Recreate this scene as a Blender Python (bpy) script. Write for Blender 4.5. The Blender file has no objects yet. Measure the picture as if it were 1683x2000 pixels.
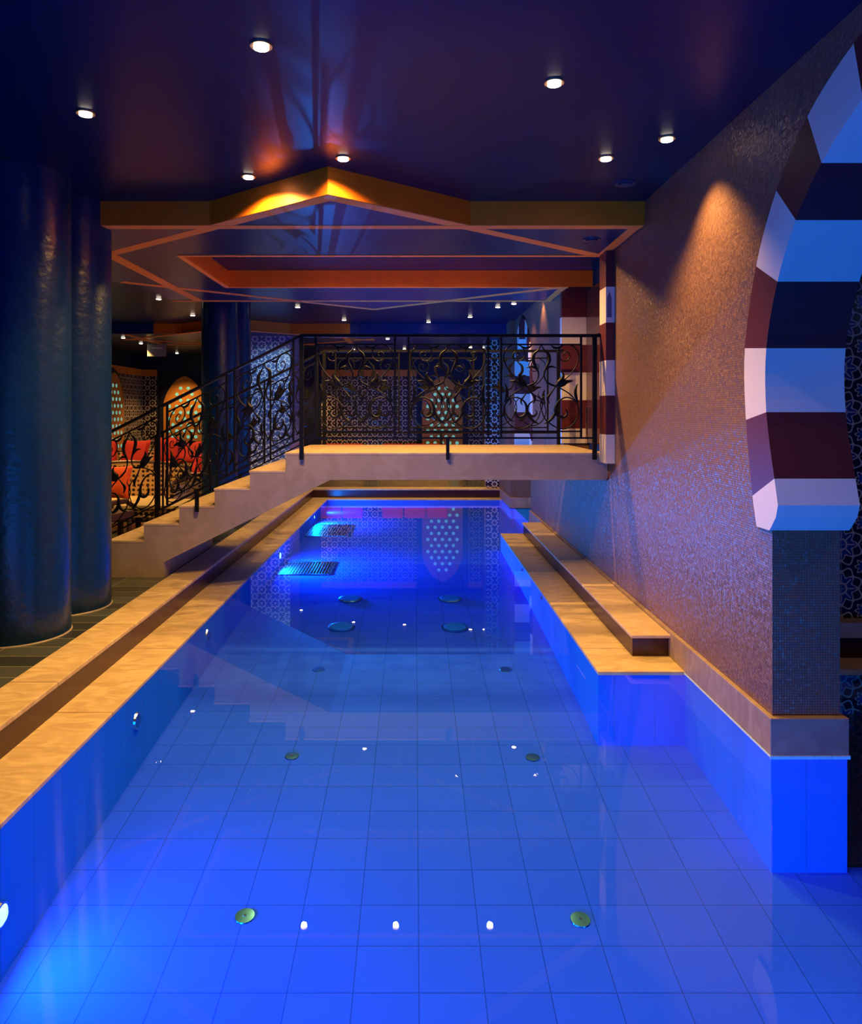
import bpy, bmesh, math, random
from mathutils import Vector
random.seed(7)
PI = math.pi
SC = bpy.context.scene
COL = SC.collection

# ------------------------------------------------------------------ camera
cd = bpy.data.cameras.new('camera')
cam = bpy.data.objects.new('camera', cd); COL.objects.link(cam)
cam.location = (0, 0, 1.65); cam.rotation_euler = (PI/2, 0, 0)
cd.sensor_fit = 'HORIZONTAL'; cd.sensor_width = 36.0
cd.lens = 36.0*1450/1683
cd.shift_x = (841.5-810)/1683; cd.shift_y = -195/1683
cd.clip_start = 0.05; cd.clip_end = 100
SC.camera = cam
# ------------------------------------------------------------------ exposure, world
SC.view_settings.view_transform = 'Standard'
SC.view_settings.look = 'None'
SC.view_settings.exposure = -0.15
SC.view_settings.gamma = 1.0
SC.view_settings.use_curve_mapping = False
SC.cycles.max_bounces = 8
SC.cycles.diffuse_bounces = 3
SC.cycles.glossy_bounces = 4
SC.cycles.transparent_max_bounces = 12
SC.cycles.sample_clamp_indirect = 4.0
SC.cycles.blur_glossy = 0.5
w = bpy.data.worlds.new('world'); SC.world = w; w.use_nodes = True
w.node_tree.nodes['Background'].inputs[0].default_value = (0.02, 0.05, 0.2, 1)
w.node_tree.nodes['Background'].inputs[1].default_value = 0.05

# ------------------------------------------------------------------ lamps of the pool and the adjoining rooms, some added
BLUE = (0.0, 0.2, 1.0)
def lamp_point(name, loc, color, power, radius=0.05):
    l = bpy.data.lights.new(name, 'POINT'); l.color = color; l.energy = power; l.shadow_soft_size = radius
    o = bpy.data.objects.new(name, l); COL.objects.link(o); o.location = loc
    return o
def lamp_spot(name, loc, color, power, deg, blend=0.5, radius=0.03, target=None):
    l = bpy.data.lights.new(name, 'SPOT'); l.color = color; l.energy = power
    l.spot_size = math.radians(deg); l.spot_blend = blend; l.shadow_soft_size = radius
    o = bpy.data.objects.new(name, l); COL.objects.link(o); o.location = loc
    if target is not None:
        o.rotation_euler = (Vector(target)-Vector(loc)).to_track_quat('-Z', 'Y').to_euler()
    return o
# underwater lamps with lenses in the left wall, others added as blue fill: (x, y, z, power, diameter, aim)
POOL_LAMPS_AND_FILL = [(-1.61, 2.95, -0.34, 32, 0.12, (1, 0.1, -0.05)), (-1.61, 9.03, -0.085, 340, 0.10, (1, 0.0, -0.02)), (-1.61, 12.1, -0.055, 200, 0.08, (1, -0.1, -0.05)),
              (-1.61, 13.4, -0.05, 50, 0.07, (1, 0.1, 0.1)), (-1.61, 1.45, -0.35, 95, 0.2, (1, 0.2, -0.1)), (-1.61, -0.1, -0.35, 95, 0.2, (1, 0.3, -0.1)),
              (-1.0, -2.9, -0.36, 62, 0.3, (0.1, 1, -0.3)), (0.6, -2.9, -0.36, 62, 0.3, (0, 1, -0.3)), (1.9, 1.24, -0.42, 24, 0.2, (-0.25, 1, -0.1)), (2.6, -2.9, -0.36, 14, 0.3, (-0.2, 1, 0))]
for x, y, z, p, dia, aim in POOL_LAMPS_AND_FILL:
    l = bpy.data.lights.new('pool_lamp_or_fill', 'AREA'); l.shape = 'DISK'; l.size = dia; l.color = BLUE; l.energy = p
    o = bpy.data.objects.new('pool_lamp_or_fill', l); COL.objects.link(o); o.location = (x, y, z)
    o.rotation_euler = Vector(aim).to_track_quat('-Z', 'Y').to_euler()
# the rooms behind the two arches
lamp_point('side_room_light', (4.4, 3.4, 2.6), (0.25, 0.35, 1.0), 5, 0.15)
lamp_point('far_side_room_light', (3.2, 11.6, 1.6), (0.0, 0.22, 1.0), 60, 0.2)
# recessed ceiling lamps: (x, y, z of the ceiling, power)
WARM = (1.0, 0.57, 0.17)
NEAR_L = [(510, 88), (1082, 160), (167, 220), (485, 344), (670, 308), (1183, 308), (1302, 270)]

# ------------------------------------------------------------------ node helpers
def new_mat(name):
    m = bpy.data.materials.new(name); m.use_nodes = True
    nt = m.node_tree
    return m, nt, nt.nodes['Principled BSDF']
def N(nt, t, **kw):
    n = nt.nodes.new(t)
    for k, v in kw.items(): setattr(n, k, v)
    return n
def L(nt, a, b): nt.links.new(a, b)
def math_n(nt, op, a, b=None, c=None):
    n = N(nt, 'ShaderNodeMath', operation=op)
    for i, v in enumerate((a, b, c)):
        if v is None: continue
        if isinstance(v, (int, float)): n.inputs[i].default_value = v
        else: L(nt, v, n.inputs[i])
    return n.outputs[0]
def mixc(nt, f, a, b):
    n = N(nt, 'ShaderNodeMix', data_type='RGBA')
    if isinstance(f, (int, float)): n.inputs[0].default_value = f
    else: L(nt, f, n.inputs[0])
    for i, v in ((6, a), (7, b)):
        if isinstance(v, tuple): n.inputs[i].default_value = (*v, 1) if len(v) == 3 else v
        else: L(nt, v, n.inputs[i])
    return n.outputs[2]
def coords(nt):
    g = N(nt, 'ShaderNodeNewGeometry')
    s = N(nt, 'ShaderNodeSeparateXYZ'); L(nt, g.outputs['Position'], s.inputs[0])
    return g, s.outputs[0], s.outputs[1], s.outputs[2]
def objcoords(nt):
    g = N(nt, 'ShaderNodeTexCoord')
    return g.outputs['Object']

def plain(name, col, rough=0.5, metal=0.0, noise=0.0, scale=8, bump=0.0, spec=0.5):
    m, nt, b = new_mat(name)
    b.inputs['Base Color'].default_value = (*col, 1)
    b.inputs['Roughness'].default_value = rough
    b.inputs['Metallic'].default_value = metal
    b.inputs['Specular IOR Level'].default_value = spec
    if noise or bump:
        t = N(nt, 'ShaderNodeTexNoise'); t.inputs['Scale'].default_value = scale; t.inputs['Detail'].default_value = 6
        L(nt, objcoords(nt), t.inputs['Vector'])
        if noise:
            d = tuple(c*(1-noise) for c in col); e = tuple(min(1, c*(1+noise)) for c in col)
            L(nt, mixc(nt, t.outputs[0], d, e), b.inputs['Base Color'])
        if bump:
            bp = N(nt, 'ShaderNodeBump'); bp.inputs['Strength'].default_value = bump; bp.inputs['Distance'].default_value = 0.01
            L(nt, t.outputs[0], bp.inputs['Height']); L(nt, bp.outputs[0], b.inputs['Normal'])
    return m
def emit(name, col, s):
    m, nt, b = new_mat(name)
    b.inputs['Base Color'].default_value = (*col, 1)
    b.inputs['Emission Color'].default_value = (*col, 1)
    b.inputs['Emission Strength'].default_value = s
    return m

M = {}
M['ceiling'] = plain('deep_blue_ceiling_paint', (0.0005, 0.010, 0.042), 0.3, noise=0.25, scale=1.5, bump=0.06, spec=0.12)
M['soffit_blue'] = plain('soffit_blue_paint', (0.012, 0.02, 0.08), 0.3, noise=0.25, scale=3, bump=0.08, spec=0.35)
M['navy'] = plain('navy_wall_paint', (0.008, 0.012, 0.05), 0.5, noise=0.2, bump=0.05)
M['beam_blue'] = plain('blue_beam_paint', (0.004, 0.02, 0.12), 0.4)
M['gold'] = plain('ochre_gold_paint', (0.9, 0.22, 0.008), 0.4, 0.3, noise=0.12, scale=10, bump=0.05)
M['orange_line'] = plain('burnt_orange_band_paint', (0.95, 0.3, 0.04), 0.5, noise=0.1)
M['ochre'] = plain('orange_ochre_wall_band', (0.8, 0.3, 0.04), 0.5)
M['column'] = plain('blue_lacquered_plaster', (0.002, 0.022, 0.075), 0.27, noise=0.3, scale=18, bump=0.45)
M['iron'] = plain('black_wrought_iron', (0.003, 0.003, 0.004), 0.5, 0.0, spec=0.18)
M['red'] = plain('oxblood_paint', (0.10, 0.012, 0.014), 0.45, noise=0.08)
M['white'] = plain('cream_white_paint', (0.72, 0.62, 0.52), 0.5, noise=0.05, scale=3)
M['fascia'] = plain('oxblood_glazed_fascia', (0.04, 0.006, 0.005), 0.3, noise=0.35, scale=14, bump=0.1)
M['door'] = plain('dark_red_lacquer', (0.09, 0.02, 0.012), 0.12)
M['steel'] = plain('brushed_steel_blue_lit', (0.08, 0.35, 0.5), 0.25, 1.0)  # blue of the lit water put into the steel colour
M['chrome'] = plain('chrome', (0.7, 0.7, 0.7), 0.12, 1.0)
M['dark_wood'] = plain('dark_carved_wood', (0.05, 0.02, 0.01), 0.4, noise=0.3, bump=0.3)
M['cush_orange'] = plain('orange_velvet', (0.95, 0.11, 0.008), 0.75, noise=0.1, scale=5)
M['cush_red'] = plain('red_velvet', (0.42, 0.009, 0.005), 0.75, noise=0.12, scale=5)
M['tabletop'] = plain('pale_yellow_stone_top', (0.8, 0.6, 0.3), 0.35, noise=0.1)
M['lens'] = emit('downlight_lens', (1.0, 0.86, 0.66), 14)
M['lens_off'] = plain('unlit_lens', (0.02, 0.03, 0.08), 0.2)
M['pool_lens'] = emit('pool_lamp_lens', (0.2, 0.5, 1.0), 4)
M['ring'] = plain('brass_rim', (0.75, 0.45, 0.2), 0.3, 0.8)
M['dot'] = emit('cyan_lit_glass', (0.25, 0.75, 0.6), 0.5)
M['grey'] = plain('grey_sign_plate', (0.32, 0.33, 0.3), 0.4)
M['pale'] = plain('pale_sign_text', (0.8, 0.8, 0.8), 0.5)
M['grille'] = plain('grey_speaker_grille', (0.16, 0.16, 0.2), 0.6, bump=0.6, scale=300)
M['scale'] = plain('limescale', (0.55, 0.75, 0.85), 0.7, noise=0.5, scale=60)
M['dark_void'] = plain('black_plaster_and_pit_shade', (0.006, 0.006, 0.012), 0.6)  # also serves as painted shade under the grate slats

def stone_mat(name, base, vein, joints=None, rough=0.5):
    m, nt, b = new_mat(name)
    g, X, Y, Z = coords(nt)
    t = N(nt, 'ShaderNodeTexNoise'); t.inputs['Scale'].default_value = 5; t.inputs['Detail'].default_value = 8; t.inputs['Distortion'].default_value = 1.2
    mp = N(nt, 'ShaderNodeMapping'); mp.inputs['Scale'].default_value = (1, 2.6, 1); L(nt, g.outputs['Position'], mp.inputs[0]); L(nt, mp.outputs[0], t.inputs['Vector'])
    t2 = N(nt, 'ShaderNodeTexNoise'); t2.inputs['Scale'].default_value = 90; t2.inputs['Detail'].default_value = 3; L(nt, g.outputs['Position'], t2.inputs['Vector'])
    r = N(nt, 'ShaderNodeMapRange'); r.inputs[1].default_value = 0.38; r.inputs[2].default_value = 0.66; L(nt, t.outputs[0], r.inputs[0])
    c = mixc(nt, r.outputs[0], vein, base)
    c = mixc(nt, math_n(nt, 'MULTIPLY', t2.outputs[0], 0.35), c, tuple(v*0.6 for v in base))
    b.inputs['Roughness'].default_value = rough
    if joints:
        axis, size, off = joints
        v = {'x': X, 'y': Y}[axis]
        f = math_n(nt, 'FRACT', math_n(nt, 'DIVIDE', math_n(nt, 'SUBTRACT', v, off), size))
        d = math_n(nt, 'LESS_THAN', math_n(nt, 'ABSOLUTE', math_n(nt, 'SUBTRACT', f, 0.5)), 0.004/size)
        c = mixc(nt, math_n(nt, 'MULTIPLY', d, 0.75), c, (0.08, 0.04, 0.02))
    L(nt, c, b.inputs['Base Color'])
    bp = N(nt, 'ShaderNodeBump'); bp.inputs['Strength'].default_value = 0.25; bp.inputs['Distance'].default_value = 0.004
    L(nt, t2.outputs[0], bp.inputs['Height']); L(nt, bp.outputs[0], b.inputs['Normal'])
    return m
M['stone'] = stone_mat('honey_travertine', (0.70, 0.52, 0.27), (0.5, 0.34, 0.17), ('y', 1.1, 0.2), 0.42)
M['stone_plain'] = stone_mat('pale_sandstone', (0.4, 0.31, 0.26), (0.33, 0.25, 0.2), None, 0.6)
M['stone_trim'] = stone_mat('brown_limestone', (0.42, 0.3, 0.24), (0.3, 0.2, 0.16), None, 0.5)
M['tread'] = stone_mat('honey_tread_stone', (0.68, 0.5, 0.3), (0.55, 0.38, 0.22), None, 0.4)

def mosaic_mat(name, size, col_a, col_b, grout, rough=0.3, metal=0.5, jitter=0.35, floor=False):
    m, nt, b = new_mat(name)
    g, X, Y, Z = coords(nt)
    u = X if floor else math_n(nt, 'ADD', X, Y)
    v = Y if floor else Z
    u = math_n(nt, 'DIVIDE', u, size); v = math_n(nt, 'DIVIDE', v, size)
    cb = N(nt, 'ShaderNodeCombineXYZ'); L(nt, math_n(nt, 'FLOOR', u), cb.inputs[0]); L(nt, math_n(nt, 'FLOOR', v), cb.inputs[1])
    wn = N(nt, 'ShaderNodeTexWhiteNoise'); L(nt, cb.outputs[0], wn.inputs['Vector'])
    fu = math_n(nt, 'ABSOLUTE', math_n(nt, 'SUBTRACT', math_n(nt, 'FRACT', u), 0.5))
    fv = math_n(nt, 'ABSOLUTE', math_n(nt, 'SUBTRACT', math_n(nt, 'FRACT', v), 0.5))
    gm = math_n(nt, 'GREATER_THAN', math_n(nt, 'MAXIMUM', fu, fv), 0.41)
    c = mixc(nt, wn.outputs[0], col_a, col_b)
    c = mixc(nt, gm, c, grout)
    L(nt, c, b.inputs['Base Color'])
    L(nt, math_n(nt, 'MULTIPLY_ADD', gm, 0.4, rough), b.inputs['Roughness'])
    b.inputs['Metallic'].default_value = metal
    vs = N(nt, 'ShaderNodeVectorMath', operation='SUBTRACT'); L(nt, wn.outputs[1], vs.inputs[0]); vs.inputs[1].default_value = (0.5, 0.5, 0.5)
    vm = N(nt, 'ShaderNodeVectorMath', operation='SCALE'); L(nt, vs.outputs[0], vm.inputs[0]); vm.inputs['Scale'].default_value = jitter
    va = N(nt, 'ShaderNodeVectorMath', operation='ADD'); L(nt, vm.outputs[0], va.inputs[0]); L(nt, g.outputs['Normal'], va.inputs[1])
    vn = N(nt, 'ShaderNodeVectorMath', operation='NORMALIZE'); L(nt, va.outputs[0], vn.inputs[0])
    L(nt, vn.outputs[0], b.inputs['Normal'])
    return m
M['mosaic'] = mosaic_mat('bronze_mosaic', 0.0125, (0.24, 0.11, 0.072), (0.34, 0.175, 0.115), (0.12, 0.06, 0.03), 0.38, 0.3, 0.28)
M['dark_mosaic'] = mosaic_mat('dark_pool_mosaic', 0.02, (0.01, 0.02, 0.08), (0.06, 0.02, 0.05), (0.01, 0.01, 0.02), 0.3, 0.0, 0.2, True)

def tile_mat(name, sx, sy, ox, oy, col, grout, rough, width, var=0.1, vert=False, gw=None):
    m, nt, b = new_mat(name)
    g, X, Y, Z = coords(nt)
    if vert: U = math_n(nt, 'ADD', X, Y); V = Z
    else: U = X; V = Y
    u = math_n(nt, 'DIVIDE', math_n(nt, 'SUBTRACT', U, ox), sx); v = math_n(nt, 'DIVIDE', math_n(nt, 'SUBTRACT', V, oy), sy)
    cb = N(nt, 'ShaderNodeCombineXYZ'); L(nt, math_n(nt, 'FLOOR', u), cb.inputs[0]); L(nt, math_n(nt, 'FLOOR', v), cb.inputs[1])
    wn = N(nt, 'ShaderNodeTexWhiteNoise'); L(nt, cb.outputs[0], wn.inputs['Vector'])
    du = math_n(nt, 'MULTIPLY', math_n(nt, 'SUBTRACT', 0.5, math_n(nt, 'ABSOLUTE', math_n(nt, 'SUBTRACT', math_n(nt, 'FRACT', u), 0.5))), sx)
    dv = math_n(nt, 'MULTIPLY', math_n(nt, 'SUBTRACT', 0.5, math_n(nt, 'ABSOLUTE', math_n(nt, 'SUBTRACT', math_n(nt, 'FRACT', v), 0.5))), sy)
    gm = math_n(nt, 'LESS_THAN', math_n(nt, 'MINIMUM', du, dv), width)
    c = mixc(nt, wn.outputs[0], tuple(k*(1-var) for k in col), tuple(min(1, k*(1+var)) for k in col))
    c = mixc(nt, gm, c, grout)
    L(nt, c, b.inputs['Base Color']); b.inputs['Roughness'].default_value = rough
    if name.startswith('blue_pool'): b.inputs['Specular IOR Level'].default_value = 0.0
    return m
M['pool_floor'] = tile_mat('blue_pool_lit_floor_tile', 0.2585, 0.225, 0.016, 0.21, (0.018, 0.1, 0.85), (0.01, 0.06, 0.5), 0.35, 0.0024, 0.04)  # blue lamplight put into the colour of the pale tile
M['pool_wall'] = tile_mat('blue_pool_lit_wall_tile', 0.2585, 0.6, 0.016, -0.6, (0.01, 0.17, 0.7), (0.01, 0.1, 0.45), 0.25, 0.0015, 0.04, True)  # same lamp blue put into the wall tile colour
M['deck'] = tile_mat('slate_deck_tile', 0.36, 0.18, -2.21, 0.0, (0.055, 0.06, 0.05), (0.2, 0.18, 0.13), 0.22, 0.004, 0.45)

def star_mat(name, rep, line, fill_a, fill_b, fill_c, rough=0.25, lw=0.02, edge=False):
    m, nt, b = new_mat(name)
    g, X, Y, Z = coords(nt)
    U = math_n(nt, 'DIVIDE', math_n(nt, 'ADD', X, Y), rep); V = math_n(nt, 'DIVIDE', Z, rep)
    def cell(U, V):
        x = math_n(nt, 'SUBTRACT', math_n(nt, 'FRACT', U), 0.5); y = math_n(nt, 'SUBTRACT', math_n(nt, 'FRACT', V), 0.5)
        r = math_n(nt, 'SQRT', math_n(nt, 'ADD', math_n(nt, 'MULTIPLY', x, x), math_n(nt, 'MULTIPLY', y, y)))
        a = math_n(nt, 'ARCTAN2', y, x)
        return x, y, r, a
    x, y, r, a = cell(U, V)
    x2, y2, r2, a2 = cell(math_n(nt, 'ADD', U, 0.5), math_n(nt, 'ADD', V, 0.5))
    def line_at(expr, w): return math_n(nt, 'LESS_THAN', math_n(nt, 'ABSOLUTE', expr), w)
    c8 = math_n(nt, 'COSINE', math_n(nt, 'MULTIPLY', a, 8)); c8b = math_n(nt, 'COSINE', math_n(nt, 'MULTIPLY', a2, 8))
    l = line_at(math_n(nt, 'SUBTRACT', r, 0.12), lw)
    for e in (math_n(nt, 'SUBTRACT', r, math_n(nt, 'MULTIPLY_ADD', c8, 0.055, 0.31)),
              math_n(nt, 'SUBTRACT', r2, math_n(nt, 'MULTIPLY_ADD', c8b, 0.035, 0.15)),
              math_n(nt, 'SUBTRACT', r, math_n(nt, 'MULTIPLY_ADD', c8, -0.05, 0.44))):
        l = math_n(nt, 'MAXIMUM', l, line_at(e, lw))
    spoke = math_n(nt, 'MULTIPLY', line_at(math_n(nt, 'MULTIPLY', math_n(nt, 'SINE', math_n(nt, 'MULTIPLY', a, 4)), r), lw*3.0),
                   math_n(nt, 'MULTIPLY', math_n(nt, 'GREATER_THAN', r, 0.12), math_n(nt, 'LESS_THAN', r, 0.30)))
    l = math_n(nt, 'MAXIMUM', l, spoke)
    inner = math_n(nt, 'LESS_THAN', r, math_n(nt, 'MULTIPLY_ADD', c8, 0.055, 0.31))
    c = mixc(nt, inner, fill_b, fill_a)
    c = mixc(nt, math_n(nt, 'LESS_THAN', r, 0.12), c, fill_c)
    c = mixc(nt, math_n(nt, 'LESS_THAN', r2, 0.12), c, fill_c)
    c = mixc(nt, l, c, line)
    fx = math_n(nt, 'MINIMUM', math_n(nt, 'ABSOLUTE', x), math_n(nt, 'ABSOLUTE', y))
    c = mixc(nt, math_n(nt, 'LESS_THAN', fx, 0.006), c, tuple(0.7*k for k in line))
    L(nt, c, b.inputs['Base Color']); b.inputs['Roughness'].default_value = rough
    return m
M['zellige'] = star_mat('navy_zellige_near', 0.30, (0.42, 0.36, 0.3), (0.01, 0.04, 0.16), (0.008, 0.015, 0.03), (0.01, 0.06, 0.2))
def rosette_mat(name, rep, line, fill, centre):
    m, nt, b = new_mat(name)
    g, X, Y, Z = coords(nt)
    U = math_n(nt, 'DIVIDE', math_n(nt, 'ADD', X, Y), rep); V = math_n(nt, 'DIVIDE', Z, rep)
    res = []
    for off in (0.0, 0.5):
        x = math_n(nt, 'SUBTRACT', math_n(nt, 'FRACT', math_n(nt, 'ADD', U, off)), 0.5); y = math_n(nt, 'SUBTRACT', math_n(nt, 'FRACT', math_n(nt, 'ADD', V, off)), 0.5)
        r = math_n(nt, 'SQRT', math_n(nt, 'ADD', math_n(nt, 'MULTIPLY', x, x), math_n(nt, 'MULTIPLY', y, y)))
        c8 = math_n(nt, 'COSINE', math_n(nt, 'MULTIPLY', math_n(nt, 'ARCTAN2', y, x), 8))
        res.append((r, c8))
    (r, c8), (r2, c8b) = res
    l = math_n(nt, 'LESS_THAN', math_n(nt, 'ABSOLUTE', math_n(nt, 'SUBTRACT', r, math_n(nt, 'MULTIPLY_ADD', c8, 0.05, 0.30))), 0.045)
    l2 = math_n(nt, 'LESS_THAN', math_n(nt, 'ABSOLUTE', math_n(nt, 'SUBTRACT', r2, math_n(nt, 'MULTIPLY_ADD', c8b, 0.04, 0.19))), 0.04)
    l3 = math_n(nt, 'LESS_THAN', r, 0.07)
    l = math_n(nt, 'MAXIMUM', l, math_n(nt, 'MAXIMUM', l2, l3))
    c = mixc(nt, math_n(nt, 'LESS_THAN', r2, 0.14), fill, centre)
    L(nt, mixc(nt, l, c, line), b.inputs['Base Color']); b.inputs['Roughness'].default_value = 0.3
    return m
M['zellige_far'] = rosette_mat('brown_and_white_zellige', 0.25, (0.9, 0.78, 0.66), (0.025, 0.012, 0.012), (0.10, 0.03, 0.015))
M['zellige_pale'] = rosette_mat('pale_blue_zellige', 0.25, (0.85, 0.9, 0.95), (0.10, 0.16, 0.35), (0.12, 0.15, 0.4))

def lattice_mat():
    m, nt, b = new_mat('pierced_brass_lattice')
    v = N(nt, 'ShaderNodeTexVoronoi', feature='F1'); v.inputs['Scale'].default_value = 16; v.inputs['Randomness'].default_value = 0.15
    L(nt, objcoords(nt), v.inputs['Vector'])
    r = N(nt, 'ShaderNodeMapRange'); r.inputs[1].default_value = 0.42; r.inputs[2].default_value = 0.52; L(nt, v.outputs['Distance'], r.inputs[0])
    L(nt, mixc(nt, r.outputs[0], (0.03, 0.012, 0.006), (0.62, 0.42, 0.2)), b.inputs['Base Color'])
    b.inputs['Roughness'].default_value = 0.35
    bp = N(nt, 'ShaderNodeBump'); bp.inputs['Strength'].default_value = 0.8; bp.inputs['Distance'].default_value = 0.01
    L(nt, r.outputs[0], bp.inputs['Height']); L(nt, bp.outputs[0], b.inputs['Normal'])
    return m
M['lattice'] = lattice_mat()

def water_mat():
    m, nt, b = new_mat('still_pool_water')
    nt.nodes.remove(b)
    out = nt.nodes['Material Output']
    g = N(nt, 'ShaderNodeNewGeometry')
    dp = N(nt, 'ShaderNodeVectorMath', operation='DOT_PRODUCT'); L(nt, g.outputs['Normal'], dp.inputs[0]); L(nt, g.outputs['Incoming'], dp.inputs[1])
    c = math_n(nt, 'ABSOLUTE', dp.outputs['Value'])
    f = math_n(nt, 'MULTIPLY_ADD', math_n(nt, 'POWER', math_n(nt, 'SUBTRACT', 1.0, c), 5.0), 0.98, 0.02)
    f = math_n(nt, 'MINIMUM', f, 0.97)
    tr = N(nt, 'ShaderNodeBsdfTransparent'); tr.inputs[0].default_value = (0.93, 0.97, 1.0, 1)
    gl = N(nt, 'ShaderNodeBsdfGlossy'); gl.inputs['Roughness'].default_value = 0.0; gl.inputs[0].default_value = (1, 1, 1, 1)
    mx = N(nt, 'ShaderNodeMixShader'); L(nt, f, mx.inputs[0]); L(nt, tr.outputs[0], mx.inputs[1]); L(nt, gl.outputs[0], mx.inputs[2])
    L(nt, mx.outputs[0], out.inputs[0])
    return m
M['water'] = water_mat()

# ------------------------------------------------------------------ mesh helpers
class MB:
    def __init__(s): s.bm = bmesh.new()
    def box(s, x0, x1, y0, y1, z0, z1):
        vs = [s.bm.verts.new(p) for p in ((x0,y0,z0),(x1,y0,z0),(x1,y1,z0),(x0,y1,z0),(x0,y0,z1),(x1,y0,z1),(x1,y1,z1),(x0,y1,z1))]
        for f in ((3,2,1,0),(4,5,6,7),(0,1,5,4),(1,2,6,5),(2,3,7,6),(3,0,4,7)): s.bm.faces.new([vs[i] for i in f])
        return s
    def prism(s, pts, a, b, axis):
        """pts: 2D outline; axis 'y': (x,z) extruded in y; 'x': (y,z) in x; 'z': (x,y) in z"""
        def P(p, t):
            return {'y': (p[0], t, p[1]), 'x': (t, p[0], p[1]), 'z': (p[0], p[1], t)}[axis]
        A = [s.bm.verts.new(P(p, a)) for p in pts]; B = [s.bm.verts.new(P(p, b)) for p in pts]
        n = len(pts)
        s.bm.faces.new(A[::-1]); s.bm.faces.new(B)
        for i in range(n): s.bm.faces.new((A[i], A[(i+1) % n], B[(i+1) % n], B[i]))
        return s
    def quad(s, *ps):
        s.bm.faces.new([s.bm.verts.new(p) for p in ps]); return s
    def tube(s, pts, rad, seg=8, flat=1.0):
        pts = [Vector(p) for p in pts]; n = len(pts)
        if isinstance(rad, (int, float)): rad = [rad]*n
        rings = []
        for i in range(n):
            t = (pts[min(i+1, n-1)]-pts[max(i-1, 0)]).normalized()
            up = Vector((0, 1, 0)) if abs(t.y) < 0.9 else Vector((1, 0, 0))
            a = t.cross(up).normalized(); b = a.cross(t).normalized()
            rings.append([s.bm.verts.new(pts[i]+a*(rad[i]*math.cos(2*PI*k/seg))+b*(rad[i]*flat*math.sin(2*PI*k/seg))) for k in range(seg)])
        for i in range(n-1):
            for k in range(seg):
                s.bm.faces.new((rings[i][k], rings[i][(k+1) % seg], rings[i+1][(k+1) % seg], rings[i+1][k]))
        s.bm.faces.new(rings[0][::-1]); s.bm.faces.new(rings[-1])
        return s
    def lathe(s, cx, cy, prof, seg=32, sx=1, sy=1, axis='z'):
        """prof: (r, h) pairs bottom to top"""
        def P(r, h, k):
            c, d = r*math.cos(2*PI*k/seg), r*math.sin(2*PI*k/seg)
            if axis == 'z': return (cx+c*sx, cy+d*sy, h)
            if axis == 'x': return (h, cx+c*sx, cy+d*sy)
            return (cx+c*sx, h, cy+d*sy)
        rings = [[s.bm.verts.new(P(r, h, k)) for k in range(seg)] for r, h in prof]
        for i in range(len(prof)-1):
            for k in range(seg):
                s.bm.faces.new((rings[i][k], rings[i][(k+1) % seg], rings[i+1][(k+1) % seg], rings[i+1][k]))
        s.bm.faces.new(rings[0][::-1]); s.bm.faces.new(rings[-1])
        return s
    def build(s, name, mat, parent=None, smooth=False, bevel=0.0, world=None):
        bmesh.ops.recalc_face_normals(s.bm, faces=s.bm.faces)
        me = bpy.data.meshes.new(name); s.bm.to_mesh(me); s.bm.free()
        me.materials.append(mat)
        if smooth:
            for p in me.polygons: p.use_smooth = True
        o = bpy.data.objects.new(name, me); COL.objects.link(o)
        if parent is not None:
            o.parent = parent
            if world is None: world = getattr(s, 'world', False)
            if world:  # geometry given in world space, parent only translated
                p = parent
                off = Vector((0, 0, 0))
                while p is not None: off += Vector(p.location); p = p.parent
                o.location = -off
        if bevel:
            b = o.modifiers.new('bevel', 'BEVEL'); b.width = bevel; b.segments = 2; b.limit_method = 'ANGLE'
        if smooth:
            es = o.modifiers.new('edges', 'EDGE_SPLIT'); es.split_angle = math.radians(40)
        return o
def tag(o, label=None, cat=None, group=None, kind=None):
    if label: o['label'] = label
    if cat: o['category'] = cat
    if group: o['group'] = group
    if kind: o['kind'] = kind
    return o
def thing(name, loc, label, cat, group=None, rz=0):
    o = bpy.data.objects.new(name, None); COL.objects.link(o)
    o.location = loc; o.rotation_euler = (0, 0, rz); o.empty_display_size = 0.1
    return tag(o, label, cat, group)
def struct(name, mb, mat, **kw):
    o = mb.build(name, mat, **kw); o['kind'] = 'structure'; return o
def copy_tree(o, parent=None):
    c = o.copy(); COL.objects.link(c)
    if parent is not None: c.parent = parent
    for ch in list(o.children): copy_tree(ch, c)
    return c
def crom(pts, n=6, closed=False):
    P = [Vector((p[0], p[1], 0)) for p in pts]; out = []
    m = len(P)
    for i in range(m-1):
        p0 = P[max(i-1, 0)]; p1 = P[i]; p2 = P[i+1]; p3 = P[min(i+2, m-1)]
        for k in range(n):
            t = k/n
            v = 0.5*((2*p1)+(-p0+p2)*t+(2*p0-5*p1+4*p2-p3)*t*t+(-p0+3*p1-3*p2+p3)*t**3)
            out.append((v.x, v.y))
    out.append((P[-1].x, P[-1].y))
    return out

# ------------------------------------------------------------------ dimensions
CEIL = 3.235; SOF = 3.055; DECK = 0.17
WX = 1.728            # face of the long mosaic wall
def depth_at(r):      # the floor shelves gently upwards to the far end
    lo, hi = 0.0, 40.0
    for _ in range(50):
        T = (lo+hi)/2
        s = math.sin(math.atan(T))/1.33
        tw = s/math.sqrt(1-s*s)
        if 1.65*T+1.09*tw < r: lo = T
        else: hi = T
    return 1.09*tw/T if T > 1e-6 else 0.82

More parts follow.
